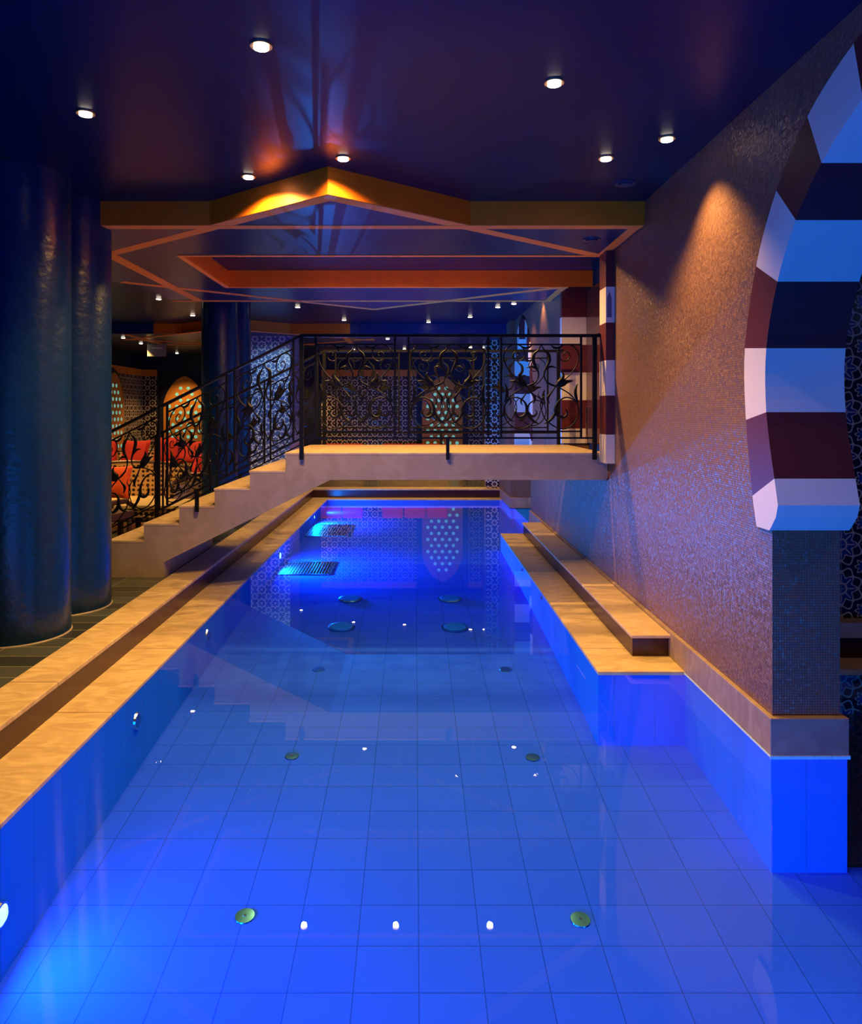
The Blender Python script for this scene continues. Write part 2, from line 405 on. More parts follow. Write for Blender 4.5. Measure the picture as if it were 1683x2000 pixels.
# ------------------------------------------------------------------ pool basin
mb = MB()
rows = [-3+0.4*i for i in range(43)]+[14.0]
rows = sorted(set([r for r in rows if r < 14]+[3.6, 14.0]))
for a, b in zip(rows[:-1], rows[1:]):
    za, zb = -depth_at(max(a, 0.5)), -depth_at(max(b, 0.5))
    x1 = 6.0 if b <= 3.6 else 1.78
    mb.quad((-1.7, a, za), (x1, a, za), (x1, b, zb), (-1.7, b, zb))
struct('floor_pool', mb, M['pool_floor'])
mb = MB(); mb.quad((2.05, 3.6, -0.54), (6, 3.6, -0.54), (6, 5.1, -0.40), (2.05, 5.1, -0.40))
struct('floor_side_pool', mb, M['dark_mosaic'])
struct('wall_pool_left', MB().box(-1.75, -1.65, -3, 14.05, -1.0, -0.012), M['pool_wall'])
struct('wall_pool_far', MB().box(-1.65, 1.66, 14.0, 14.1, -1.0, -0.012), M['pool_wall'])
struct('wall_pool_right', MB().box(1.71, 2.075, 3.565, 12.75, -1.0, -0.005), M['pool_wall'])
struct('wall_pool_right_end', MB().box(1.64, 2.0, 12.75, 14.1, -1.0, -0.005), M['pool_wall'])
struct('wall_pool_ledge', MB().box(1.16, 1.71, 4.70, 10.03, -1.0, -0.014), M['pool_wall'])
# water
mb = MB()
mb.quad((-1.65, -3, 0), (6, -3, 0), (6, 3.565, 0), (-1.65, 3.565, 0))
mb.quad((2.075, 3.565, 0), (6, 3.565, 0), (6, 4.74, 0), (2.075, 4.74, 0))
mb.quad((-1.65, 3.565, 0), (1.71, 3.565, 0), (1.71, 4.70, 0), (-1.65, 4.70, 0))
mb.quad((-1.65, 4.70, 0), (1.16, 4.70, 0), (1.16, 10.03, 0), (-1.65, 10.03, 0))
mb.quad((-1.65, 10.03, 0), (1.71, 10.03, 0), (1.71, 12.75, 0), (-1.65, 12.75, 0))
mb.quad((-1.65, 12.75, 0), (1.64, 12.75, 0), (1.64, 14.0, 0), (-1.65, 14.0, 0))
bmesh.ops.remove_doubles(mb.bm, verts=mb.bm.verts, dist=1e-4)
wat = mb.build('pool_water', M['water'])
tag(wat, 'still clear pool water glowing blue from underwater lamps', 'water', kind='stuff')

# left coping: low ledge at the water, oxblood fascia, upper slab
struct('trim_1', MB().box(-1.97, -1.648, -3, 14.27, -0.012, 0.012), M['stone'], bevel=0.004)
struct('trim_2', MB().box(-1.99, -1.955, -3, 14.27, 0.012, 0.15), M['fascia'])
struct('trim_3', MB().box(-2.215, -1.945, -3, 14.6, 0.15, 0.178), M['stone'], bevel=0.006)
# far coping
struct('trim_4', MB().box(-1.648, 1.64, 13.99, 14.25, -0.012, 0.012), M['stone'], bevel=0.004)
struct('trim_5', MB().box(-1.955, 1.66, 14.25, 14.28, 0.012, 0.15), M['fascia'])
struct('trim_6', MB().box(-1.945, 1.66, 14.24, 14.6, 0.15, 0.178), M['stone'], bevel=0.006)
# decks
struct('floor', MB().box(-7.2, -2.215, -3, 18.6, 0.0, DECK), M['deck'])
struct('floor_far', MB().box(-2.215, 1.70, 14.6, 18.6, 0.0, DECK), M['deck'])
# right ledge at water level
struct('trim_7', MB().box(1.157, 1.71, 4.69, 10.035, -0.014, 0.012), M['stone'], bevel=0.004)

# right bench: stone slabs over an oxblood fascia
t = thing('stone_bench', (1.57, 5, 0.012), 'long low stone bench with dark red fascia against the mosaic wall', 'bench')
MB().box(1.46, 1.705, 4.985, 10.0, 0.012, 0.14).build('fascia', M['fascia'], t, world=True)
ys = [4.95, 6.05, 7.15, 8.25, 9.2, 10.03]
for a, b in zip(ys[:-1], ys[1:]):
    MB().box(1.443, 1.712, a, b-0.006, 0.14, 0.163).build('slab', M['tread'], t, bevel=0.006, world=True)

# ------------------------------------------------------------------ arches (profiles in y/z)
INNER = [(1.19, 1.078), (1.168, 1.10), (1.125, 1.15), (1.104, 1.21), (1.139, 1.333), (1.22, 1.65), (1.22, 1.962), (1.109, 2.267), (0.94, 2.514), (0.728, 2.70), (0.44, 2.85), (0.0, 2.98)]
OUTER = [(1.323, 1.077), (1.335, 1.11), (1.35, 1.16), (1.36, 1.19), (1.368, 1.226), (1.443, 1.61), (1.455, 1.982), (1.329, 2.383), (1.119, 2.70), (0.841, 2.94), (0.50, 3.09), (0.0, 3.2)]
def arch(center, k, far_only, label, x0=1.713, x1=2.10):
    t = thing('striped_arch', (1.9, center, 0.0), label, 'arch')
    # fine curves above the corbel
    ci = crom(INNER[4:], 5); co = crom(OUTER[4:], 5)
    sides = (1, -1)
    for s in sides:
        pin = [(center+s*k*a, z) for a, z in INNER[:5]]; pout = [(center+s*k*a, z) for a, z in OUTER[:5]]
        MB().prism(pout+pin[::-1], x0, x1, 'x').build('corbel', M['white'], t, world=True)
        for j in range(7):
            a = [(center+s*k*p[0], p[1]) for p in ci[5*j:5*j+6]]; b = [(center+s*k*p[0], p[1]) for p in co[5*j:5*j+6]]
            MB().prism(b+a[::-1], x0, x1, 'x').build('voussoir', M['red'] if j % 2 == 0 else M['white'], t, world=True)
    return t
arch(2.4, 1.0, False, 'large horseshoe arch striped oxblood and white at the right edge of the pool')
arch(11.9, 0.7, False, 'small distant horseshoe arch striped oxblood and white beyond the bridge')

# right wall with the two arch openings and the doorway
def contour(z):
    if z <= 1.077: return 1.19
    mid = [((a[0]+b[0])/2, (a[1]+b[1])/2) for a, b in zip(INNER, OUTER)]
    for (a0, z0), (a1, z1) in zip(mid[:-1], mid[1:]):
        if z0 <= z <= z1: return a0+(a1-a0)*(z-z0)/(z1-z0)
    return 0.0 if z > 3.09 else mid[-1][0]
def wall_arch(mb, center, k, y_start, y_end, x0, x1, trimz=0.0):
    zs = [trimz, 1.0, 1.077, 1.09, 1.12, 1.2, 1.3, 1.5, 1.7, 1.9, 2.1, 2.3, 2.5, 2.6, 2.7, 2.8, 2.9, 2.97, 3.03, 3.085]
    for a, b in zip(zs[:-1], zs[1:]):
        ca, cb = contour(a)*k, contour(b)*k
        if b <= 1.077: ca = cb = 1.19*k
        mb.prism([(center+ca, a), (y_end, a), (y_end, b), (center+cb, b)], x0, x1, 'x')
        mb.prism([(y_start, a), (center-ca, a), (center-cb, b), (y_start, b)], x0, x1, 'x')
    mb.prism([(y_start, 3.085), (y_end, 3.085), (y_end, CEIL+0.02), (y_start, CEIL+0.02)], x0, x1, 'x')
mb = MB(); wall_arch(mb, 2.4, 1.0, -3, 6.62, WX, 2.055)
struct('wall_right', mb, M['mosaic'])
mb = MB(); wall_arch(mb, 11.9, 0.7, 8.62, 13.99, WX, 2.03)
struct('wall_right_far', mb, M['mosaic'])
struct('wall_right_end', MB().box(1.64, 1.727, 12.77, 14.6, 0.0, CEIL), M['mosaic'])
# stone trim at the foot of the wall
mb = MB(); mb.box(1.703, 2.08, 3.555, 8.62, 0.006, 0.183); struct('trim_8', mb, M['stone_trim'], bevel=0.004)
struct('trim_9', MB().box(1.703, 2.05, 8.62, 11.09, 0.006, 0.183), M['stone_trim'], bevel=0.004)
struct('trim_10', MB().box(1.625, 2.05, 12.71, 14.24, 0.006, 0.183), M['stone_trim'], bevel=0.004)
struct('trim_11', MB().box(WX, 2.0, 6.62, 8.62, 0.0, 1.04), M['mosaic'])
mb = MB()
xs = 1.702
y = 3.56
mb.box(1.700, 2.084, 3.552, 3.556, -0.012, 0.006); mb.box(1.6995, 1.703, 3.556, 4.69, -0.004, 0.006)
lime = mb.build('limescale_line', M['scale'])
tag(lime, 'pale crusty limescale line under the stone base of the arch pier', 'stain', kind='stuff')

# ------------------------------------------------------------------ doorway at the end of the bridge
struct('wall_doorway', MB().box(2.02, 2.1, 6.5, 8.75, 1.0, CEIL), M['dark_void'])
d1 = struct('door_1', MB().box(1.985, 2.015, 6.66, 8.60, 1.30, 3.05), M['door'])
hb = MB(); hb.tube([(1.94, 8.38, 1.70), (1.94, 8.38, 1.30)], 0.012, 8); hb.tube([(1.94, 8.38, 1.70), (1.985, 8.38, 1.70)], 0.018)
h = hb.build('door_handle', M['chrome'], d1)
h['label'] = 'tall chrome pull handle'
# far reveal, striped, and near surround, striped
stripes = [(1.29, 1.46, 'w'), (1.46, 1.79, 'r'), (1.79, 2.11, 'w'), (2.11, 2.43, 'r'), (2.43, 2.75, 'w'), (2.75, CEIL, 'r')]
t = thing('striped_door_jamb', (1.86, 8.61, 1.29), 'far door jamb at the bridge end striped oxblood and cream', 'door frame')
for a, b, c in stripes:
    MB().box(1.70, 1.99, 8.60, 8.70, a, b).build('band', M['white'] if c == 'w' else M['red'], t, world=True)
t = thing('striped_door_surround', (1.69, 6.58, 1.21), 'near door surround strip with white and oxblood blocks and a grille niche', 'door frame')
stripes2 = [(1.205, 1.456, 'w'), (1.456, 1.794, 'r'), (1.794, 2.10, 'w'), (2.10, 2.425, 'r'), (2.425, 2.735, 'w'), (2.735, SOF, 'r')]
for a, b, c in stripes2:
    o = MB().box(1.652, WX, 6.42, 6.64, a, b).build('block', M['white'] if c == 'w' else M['red'], t, world=True)
    if a == 2.425:
        mb = MB()
        pts = [(1.66, 2.47), (1.70, 2.47), (1.70, 2.62), (1.695, 2.65), (1.68, 2.69), (1.665, 2.65), (1.66, 2.62)]
        g = mb.prism(pts, 6.414, 6.422, 'y').build('grille', M['grille'], o)

# ------------------------------------------------------------------ ceiling, soffits
struct('ceiling', MB().box(-8.2, 6.2, -3.1, 18.7, CEIL, CEIL+0.15), M['ceiling'])
C1 = (-0.56, 7.5)
RX0 = -2.75
# star soffit 1: outline in x/y with a rectangular coffer above the bridge
OX0, OX1, OY0, OY1 = -2.09, 1.99, 6.68, 8.31
mb = MB()
def slab(mb, pts, z0=SOF, z1=CEIL): mb.prism(pts, z0, z1, 'z')
slab(mb, [(-3.05, 5.58), (-1.54, 5.58), (-0.56, 4.79), (0.416, 5.58), (1.727, 5.58), (1.727, OY0), (-3.05, OY0)])
slab(mb, [(-3.05, OY0), (OX0, OY0), (OX0, OY1), (-3.05, OY1)])
slab(mb, [(-3.05, OY1), (1.727, OY1), (1.727, 9.42), (0.416, 9.42), (-0.56, 10.21), (-1.54, 9.42), (-3.05, 9.42)])
slab(mb, [(-3.05, 6.86), (-3.05, 8.14), (-3.84, 7.5)])
sof = struct('ceiling_soffit', mb, M['soffit_blue'])
# gold faces as thin cladding on the vertical sides
def face_strip(mb, p, q, z0, z1, th=0.004):
    dx, dy = q[0]-p[0], q[1]-p[1]; l = math.hypot(dx, dy); nx, ny = dy/l*th, -dx/l*th
    mb.prism([(p[0], p[1]), (q[0], q[1]), (q[0]+nx, q[1]+ny), (p[0]+nx, p[1]+ny)], z0, z1, 'z')
for p, q in (((-3.05, 5.58), (-1.54, 5.58)), ((-1.54, 5.58), (-0.56, 4.79)), ((-0.56, 4.79), (0.416, 5.58)), ((0.416, 5.58), (1.727, 5.58))):
    mb = MB(); face_strip(mb, p, q, SOF, CEIL); mb.build('gold_face', M['gold'], sof)
mb = MB(); face_strip(mb, (OX1, OY1), (OX0, OY1), SOF-0.002, CEIL, -0.006); mb.build('coffer_face', M['gold'], sof)
mb = MB(); mb.box(OX0, OX0+0.005, OY0, OY1, SOF, CEIL); mb.build('coffer_face', M['gold'], sof)
mb = MB(); mb.box(OX0, OX1, OY0, OY0+0.005, SOF, CEIL); mb.build('coffer_face', M['gold'], sof)
# orange painted bands on the underside
BANDS = [0]
def band(p, q, wd, z=SOF, par=None, clip=None):
    BANDS[0] += 1; z = z-0.0006*BANDS[0]
    dx, dy = q[0]-p[0], q[1]-p[1]; l = math.hypot(dx, dy); nx, ny = -dy/l*wd/2, dx/l*wd/2
    MB().prism([(p[0]-nx, p[1]-ny), (q[0]-nx, q[1]-ny), (q[0]+nx, q[1]+ny), (p[0]+nx, p[1]+ny)], z-0.001, SOF+0.001, 'z').build('painted_band', M['orange_line'], par)
BW = 0.11
def inset(p, q, w):  # shift a segment to its left by w
    dx, dy = q[0]-p[0], q[1]-p[1]; l = math.hypot(dx, dy); nx, ny = -dy/l*w, dx/l*w
    return (p[0]+nx, p[1]+ny), (q[0]+nx, q[1]+ny)
for p, q in (((-2.95, 6.72), (-0.56, 4.79)), ((-0.56, 4.79), (1.70, 6.64)), ((1.70, 8.38), (-0.56, 10.21)), ((-0.56, 10.21), (-3.2, 8.05))):
    a, b = inset(p, q, BW/2); band(a, b, BW, par=sof)
band((-3.05, 5.63), (1.72, 5.63), 0.10, par=sof)
band((-3.05, 9.37), (1.72, 9.37), 0.10, par=sof)
band((-2.72, 5.6), (-2.72, 9.4), 0.12, par=sof)
band((1.67, 5.6), (1.67, 6.68), 0.08, par=sof)
band((1.67, 8.34), (1.67, 9.4), 0.08, par=sof)
band((OX0-0.04, OY0-0.02), (1.72, OY0-0.02), 0.05, par=sof)
band((OX0-0.02, OY0-0.04), (OX0-0.02, OY1+0.03), 0.05, par=sof)
band((OX0-0.04, OY1+0.02), (1.72, OY1+0.02), 0.04, par=sof)

# star soffit 2 in the distance
mb = MB()
slab(mb, [(-8.1, 13.3), (-4.18, 13.3), (-3.2, 12.5), (-2.23, 13.3), (1.727, 13.3), (1.727, 18.45), (-8.1, 18.45)], SOF, CEIL)
sof2 = struct('ceiling_soffit_far', mb, M['soffit_blue'])
for p, q, m in (((-8.1, 13.3), (-4.68, 13.3), 'beam_blue'), ((-4.68, 13.3), (-4.18, 13.3), 'gold'), ((-4.18, 13.3), (-3.2, 12.5), 'gold'),
                ((-3.2, 12.5), (-2.23, 13.3), 'gold'), ((-2.23, 13.3), (-1.16, 13.3), 'gold'), ((-1.16, 13.3), (1.727, 13.3), 'beam_blue')):
    mb = MB(); face_strip(mb, p, q, SOF-0.002, CEIL); mb.build('beam_face', M[m], sof2)
for p, q in (((-5.6, 14.4), (-3.2, 12.5)), ((-3.2, 12.5), (-0.8, 14.5)), ((-5.6, 14.2), (-3.2, 16.1)), ((-3.2, 16.1), (-0.8, 14.2)), ((-5.2, 13.4), (-5.2, 15.5)), ((-1.3, 13.4), (-1.3, 15.4)), ((-5.2, 15.4), (-1.3, 15.4))):
    band(p, q, 0.1, par=sof2)

# ------------------------------------------------------------------ outer walls
struct('wall_back', MB().box(-8.2, 6.2, -3.15, -3.0, -1.2, CEIL), M['navy'])
struct('wall_left', MB().box(-7.0, -6.75, -3, 18.6, 0.1, CEIL), M['navy'])
struct('wall_far', MB().box(-7.0, 1.9, 18.4, 18.6, 0.1, CEIL), M['navy'])
struct('wall_right_gallery', MB().box(1.66, 1.9, 14.6, 18.4, 0.1, CEIL), M['mosaic'])
struct('wall_side_room', MB().box(2.055, 6.0, 5.05, 5.2, -0.6, CEIL), M['zellige'])
struct('wall_side_room_right', MB().box(6.0, 6.2, -3, 5.2, -1.0, CEIL), M['navy'])
struct('trim_12', MB().box(2.055, 6.0, 5.02, 5.05, 2.78, 2.97), M['ochre'])
# coping of the side pool
struct('trim_13', MB().box(2.055, 6.0, 4.74, 4.97, -0.03, 0.012), M['tread'])
struct('trim_14', MB().box(2.055, 6.0, 4.95, 4.99, 0.012, 0.15), M['fascia'])
struct('trim_15', MB().box(2.055, 6.0, 4.93, 5.06, 0.15, 0.25), M['stone_plain'])
# room behind the far arch
struct('wall_far_room_right', MB().box(4.0, 4.1, 8.7, 14.2, -0.2, CEIL), M['white'])
struct('wall_far_room_near', MB().box(2.05, 4.0, 8.75, 8.85, -0.2, CEIL), M['white'])
struct('wall_far_room_far', MB().box(2.03, 4.0, 14.0, 14.1, -0.2, CEIL), M['white'])
struct('floor_far_room', MB().box(2.05, 4.0, 8.8, 14.0, -0.2, 0.0), M['stone_plain'])

# zellige panels on the far and left walls, with ochre friezes
def panel_far(x0, x1, lab):
    o = MB().box(x0, x1, 18.36, 18.4, DECK, 2.54).build('tiled_wall_panel', M['zellige_far'])
    tag(o, lab, 'wall tile panel')
    f = MB().box(x0, x1, 18.35, 18.4, 2.54, 2.70).build('frieze', M['ochre'], o)
    f['label'] = 'plain orange ochre band'
panel_far(-2.31, 0.06, 'brown and white star tile panel seen through the middle of the bridge railing')
panel_far(1.25, 1.66, 'narrow star tile panel on the far wall right of the arched screen')
panel_far(-6.75, -6.38, 'narrow star tile panel in the far left corner')
o = MB().box(-6.75, -6.71, 10.5, 18.36, DECK, 2.54).build('tiled_wall_panel', M['zellige_far'])
tag(o, 'star tile panel on the left side wall behind the settees', 'wall tile panel')
MB().box(-6.75, -6.70, 10.5, 18.36, 2.54, 2.70).build('frieze', M['ochre'], o)

# pointed arch screens with round cyan glass
def screen(cx, cy, z0, hw, top, label, side=False):
    t = thing('pierced_arch_screen', (cx, cy, z0), label, 'lit screen')
    def outline(hw, top, z0=0.0, n=10):
        spring = top-hw*1.35
        R = hw*1.22
        pts = [(-hw, z0), (hw, z0), (hw, spring)]
        for i in range(1, n+1):
            u = i/n
            a = u*PI/2
            pts.append((hw*(1-u**1.7), spring+(top-spring)*math.sin(a*0.98)/math.sin(PI/2*0.98)*(0.25+0.75*u)**0.35/1.0 if i < n else top))
        left = [(-x, z) for x, z in pts[3:-1]][::-1]
        pts += left+[(-hw, spring)]
        return pts
    P = outline(hw, top)
    if side: t.rotation_euler = (0, 0, PI/2)
    MB().prism([(x*1.14, z*1.04) for x, z in P], -0.03, 0.02, 'y').build('surround', M['navy'], t)
    MB().prism(P, -0.06, 0.0, 'y').build('screen_plate', M['ochre'], t)
    k = 0; z = 0.12
    row = 0
    while z < top-0.2:
        n = 5 if row % 2 == 0 else 4
        for i in range(n):
            x = (i-(n-1)/2)*hw*0.36
            lim = hw if z < top-hw*1.35 else hw*max(0, (top-z)/(hw*1.35))**0.62
            if abs(x) < lim-0.11:
                MB().lathe(x, z, [(0.042, -0.066), (0.042, -0.058)], 14, axis='y').build('glass_roundel', M['dot'], t)
        z += 0.15; row += 1
    return t
Hs = 2.37
screen(0.68, 18.37, DECK, 0.5, Hs, 'orange pointed arch screen with cyan roundels behind the bridge railing')
screen(-5.68, 18.37, DECK, 0.52, Hs, 'orange pointed arch screen with cyan roundels above the left settees')
screen(-6.69, 16.4, DECK, 0.52, Hs, 'orange arch screen with cyan roundels on the left side wall beside the columns', side=True)
# dark blue bands either side of the screens are wall paint; slim navy piers
for x in (0.075, 1.285):
    o = MB().box(x-0.03, x+0.03, 18.3, 18.4, DECK, SOF).build('wall_pier', M['navy'])
    tag(o, 'slim dark blue pier %s the far arched screen' % ('left of' if x < 0.5 else 'right of'), 'pier')

# tiled pillars
o = MB().box(1.38, 1.655, 14.45, 14.75, DECK, SOF).build('tiled_pillar', M['zellige_far'])
tag(o, 'square star-tiled pillar lit bright blue at the far right pool corner', 'pillar')
o = MB().box(-3.15, -2.30, 13.7, 14.8, DECK, SOF).build('tiled_pillar', M['zellige_pale'])
tag(o, 'wide pale blue tiled pillar seen behind the stair railing', 'pillar')

# ------------------------------------------------------------------ round columns
def column(x, y, r, label):
    t = thing('round_column', (x, y, DECK), label, 'column', 'round blue columns')
    MB().lathe(0, 0, [(r, 0.0), (r, CEIL-DECK)], 64).build('shaft', M['column'], t, smooth=True)
    MB().lathe(0, 0, [(r+0.008, 0.0), (r+0.004, 0.006)], 64).build('base_joint', M['stone_plain'], t, smooth=True)
    return t
column(-2.665, 4.98, 0.33, 'massive dark blue round column at the left edge, nearest of the four')
column(-2.675, 5.68, 0.33, 'dark blue round column half hidden right behind the nearest column')
column(-2.63, 10.0, 0.235, 'slimmer blue round column behind the stair railing, nearer of its pair')
column(-2.61, 10.72, 0.235, 'slimmer blue round column behind the stair railing, farther of its pair')

# ------------------------------------------------------------------ footbridge with stairs
BY0, BY1 = 6.65, 8.25
t = thing('stone_footbridge', (0, 7.45, DECK), 'sandstone footbridge with a flight of stairs spanning the pool', 'footbridge')
STX = [-1.156, -1.477, -1.793, -2.11, -2.426, -2.742, -3.06]
STZ = [1.288, 1.127, 0.968, 0.812, 0.655, 0.503, 0.345]
TH = 0.022
body = [(1.725, 1.043), (1.725, 1.288-TH), (STX[0], 1.288-TH)]
for i in range(1, 7): body += [(STX[i-1], STZ[i]-TH), (STX[i], STZ[i]-TH)]
body += [(STX[6], DECK), (-2.247, DECK), (-2.247, 0.306), (-0.757, 1.043)]
body = [(1.71, 1.043)]+[(1.725, 1.058)]+body[1:]
MB().prism(body, BY0, BY1, 'y').build('span', M['stone_plain'], t, world=True)
MB().box(STX[0]-0.008, 1.70, BY0-0.004, BY1+0.004, 1.288-TH, 1.288).build('walkway_slab', M['tread'], t, bevel=0.004, world=True)
for i in range(1, 7):
    MB().box(STX[i]-0.008, STX[i-1]-0.002, BY0-0.004, BY1+0.004, STZ[i]-TH, STZ[i]).build('tread', M['tread'], t, bevel=0.004, world=True)

for a, b in (((-1.156, 1.29-TH-0.01), (-1.156, 0.85)), ((-1.156, 1.045), (-0.757, 1.045)), ((-1.90, 0.78), (-1.80, 0.53))):
    mb = MB(); mb.tube([(a[0], BY0, a[1]), (b[0], BY0, b[1])], 0.0015, 4); mb.build('stone_joint', M['stone_trim'], t, world=True)

# ------------------------------------------------------------------ wrought iron balustrades
ZT = 2.333; XP = -1.01; SL = 0.505
def ztop(x): return ZT if x >= XP else ZT+SL*(x-XP)
HALF = [  # curves in panel drawing units (u right, v down), right half; mirrored about 505
 ([(505,222),(540,290),(598,350),(606,430),(565,520),(540,600),(575,690),(690,745),(800,800),(890,865),(950,950),(980,1040),(968,1130),(910,1220),(820,1275),(720,1270),(620,1215),(550,1150),(512,1050)], [5,9,20,22,14,9,8,8,8,8,9,9,8,8,8,8,8,8,6]),
 ([(560,700),(690,745),(800,665),(890,580),(955,480),(982,370),(945,280),(860,225),(770,240),(718,310),(722,380),(775,428),(838,420),(868,372),(850,325),(808,322),(792,350),(815,366)], [4,8,8,8,8,8,8,8,8,8,7,7,7,7,7,6,6,5]),
 ([(625,232),(665,262),(715,268),(770,240)], [3,15,14,6]),
 ([(550,550),(590,515),(640,500),(700,520)], [5,14,13,3]),
 ([(690,748),(640,815),(592,880),(590,925),(612,962)], [6,10,18,13,3]),
 ([(965,715),(940,790),(944,870),(972,950)], [3,18,20,6]),
 ([(950,950),(880,895),(800,890),(725,935),(690,1010),(694,1080),(740,1128),(800,1130),(838,1080),(812,1030)], [6,8,9,11,18,24,22,16,12,5]),
 ([(540,1215),(600,1185),(655,1130),(690,1050)], [4,16,20,10]),
 ([(505,1050),(492,980),(515,900),(545,860),(530,810)], [6,7,8,6,2]),
]
TULIP = [([(690,745),(730,700),(770,650),(785,600),(765,570)], [8,34,26,14,3]),
         ([(700,740),(770,715),(830,690),(910,680)], [10,34,24,3]),
         ([(690,745),(740,735),(800,722),(830,700)], [12,30,18,4])]
def to_panel(u, v, x0, x1, s):
    uu = u if s > 0 else 1010-u
    x = x0+(uu+5)/1015*(x1-x0)
    z = ztop(x)-0.073-(v-215)/1085*0.774
    return x, z
def curve_in(mb, pts, rad, x0, x1, s, k):
    f = crom([(p[0], p[1]) for p in pts], 5)
    P = []; R = []
    n = len(pts)
    for i, (u, v) in enumerate(f):
        x, z = to_panel(u, v, x0, x1, s); P.append((x, 0, z))
        a = min(i/5, n-1); j = min(int(a), n-2); w_ = a-j
        R.append((rad[j]*(1-w_)+rad[j+1]*w_)*k)
    mb.tube(P, R, 6, flat=0.75)
def balustrade(yy, label):
    t = thing('iron_balustrade', (0, yy, 1.0), label, 'railing', 'scrolled iron railings of the footbridge')
    off = Vector((0, yy, 0))
    def fin(mb, name, par=t):
        bmesh.ops.translate(mb.bm, verts=mb.bm.verts, vec=(0, 0 if par is not t else 0, -1.0 if par is t else 0))
        return mb.build(name, M['iron'], par, smooth=False)
    def vbar(x, z0, z1, w_):
        mb = MB(); mb.box(x-w_/2, x+w_/2, -w_/2, w_/2, z0, z1); return mb
    def rail(xa, xb, dz, hgt, wd, name):
        mb = MB(); pts = [(xa, ztop(xa)-dz)]
        if xa < XP < xb: pts.append((XP, ZT-dz))
        pts.append((xb, ztop(xb)-dz))
        top = pts; bot = [(x, z-hgt) for x, z in pts][::-1]
        mb.prism(top+bot, -wd/2, wd/2, 'y'); fin(mb, name)
    rail(-2.95, 1.648, -0.012, 0.026, 0.045, 'handrail')
    rail(-2.9, 1.602, 0.905, 0.016, 0.016, 'bottom_rail')
    # posts
    fin(vbar(1.602, 1.227, ZT, 0.036), 'post'); fin(vbar(XP, 1.227, ZT, 0.036), 'post')
    fin(vbar(-1.943, 0.762, ztop(-1.943)-0.9, 0.03), 'post'); fin(vbar(0.293, 1.227, 1.43, 0.03), 'post')
    fin(vbar(-2.88, 0.33, ztop(-2.88), 0.036), 'post')
    hb = MB(); hb.tube([(1.60, 0, ZT+0.0), (1.63, 0, ZT+0.004), (1.65, 0, ZT+0.01)], 0.014); fin(hb, 'wall_bracket')
    panels = [(-0.883, -0.1775), (-0.057, 0.6536), (0.769, 1.4815), (-1.609, -1.083), (-2.207, -1.677), (-2.81, -2.28)]
    for x0, x1 in panels:
        mb = MB()
        for x in (x0, x1): mb.box(x-0.009, x+0.009, -0.009, 0.009, ztop(x)-0.905, ztop(x)-0.01)
        for dz in (0.073, 0.847):
            pts = [(x0, ztop(x0)-dz), (x1, ztop(x1)-dz)]
            mb.prism(pts+[(x, z-0.014) for x, z in pts[::-1]], -0.007, 0.007, 'y')
        fr = fin(mb, 'panel_frame')
        k = 0.00072
        mb = MB()
        for s in (1, -1):
            for pts, rad in HALF: curve_in(mb, pts, rad, x0, x1, s, k)
        bmesh.ops.translate(mb.bm, verts=mb.bm.verts, vec=(0, 0, -1.0))
        mb.build('scrollwork', M['iron'], fr)
        for s in (1, -1):
            mb = MB()
            for pts, rad in TULIP: curve_in(mb, pts, rad, x0, x1, s, k)
            bmesh.ops.translate(mb.bm, verts=mb.bm.verts, vec=(0, -0.004, -1.0))
            mb.build('tulip', M['iron'], fr)
    return t
balustrade(6.62, 'black wrought iron railing with tulip scrolls on the near side of the bridge')
balustrade(8.285, 'black wrought iron railing with tulip scrolls on the far side of the bridge')

# ------------------------------------------------------------------ recessed downlights
def make_downlight(on=True, r=0.035, power=20, label='', group='lit recessed downlights', deg=100, x=0, y=0, z=CEIL, gain=1):
    t = thing('recessed_downlight', (x, y, z), label, 'downlight', group)
    MB().lathe(0, 0, [(r*1.45, -0.008), (r*1.5, 0.0)], 24).build('rim', M['ring'] if on else M['lens_off'], t)
    MB().lathe(0, 0, [(r, -0.016), (r, -0.008)], 24).build('lens', M['lens'] if on else M['lens_off'], t)
    if on and power:
        l = bpy.data.lights.new('downlight_lamp', 'SPOT'); l.color = WARM; l.energy = power
        l.spot_size = math.radians(deg); l.spot_blend = 0.7; l.shadow_soft_size = 0.025
        o = bpy.data.objects.new('downlight_lamp', l); COL.objects.link(o); o.location = (x, y, z-0.03)
        o.parent = t; o.location = (0, 0, -0.03)
    return t
def near(px, py):
    d = 2298.0/(805-py); return ((px-810)*d/1450, d)
NL = [('brightest ceiling downlight, leftmost of the two nearest', 34), ('bright ceiling downlight in the upper centre right', 30),
      ('ceiling downlight above the nearest blue column', 40), ('ceiling downlight left of the gold soffit point', 34),
      ('ceiling downlight just in front of the gold soffit point', 30), ('ceiling downlight right of centre before the soffit', 26),
      ('ceiling downlight nearest the mosaic wall', 40)]
PW = 4.0
for (px, py), (lab, pw) in zip(NEAR_L, NL):
    x, y = near(px, py)
    make_downlight(True, 0.033, pw*PW*(1.5 if px in (485, 670) else 1), lab, x=x, y=y, deg=150 if px in (485, 670) else 100)
for x, y, lab in ((-1.05, 7.03, 'hidden coffer downlight over the top of the stairs'), (-0.18, 7.03, 'hidden coffer downlight over the middle of the bridge'), (0.71, 7.03, 'hidden coffer downlight over the right half of the bridge')):
    make_downlight(True, 0.03, 180, lab, x=x, y=y, deg=172)
MID = [(1.62, 9.99), (1.44, 10.8), (1.245, 11.15), (0.916, 12.3), (0.24, 13.0), (-1.21, 12.7), (-1.76, 11.15), (-3.57, 10.35), (-3.62, 12.1), (0.577, 9.96), (-0.73, 10.75)]
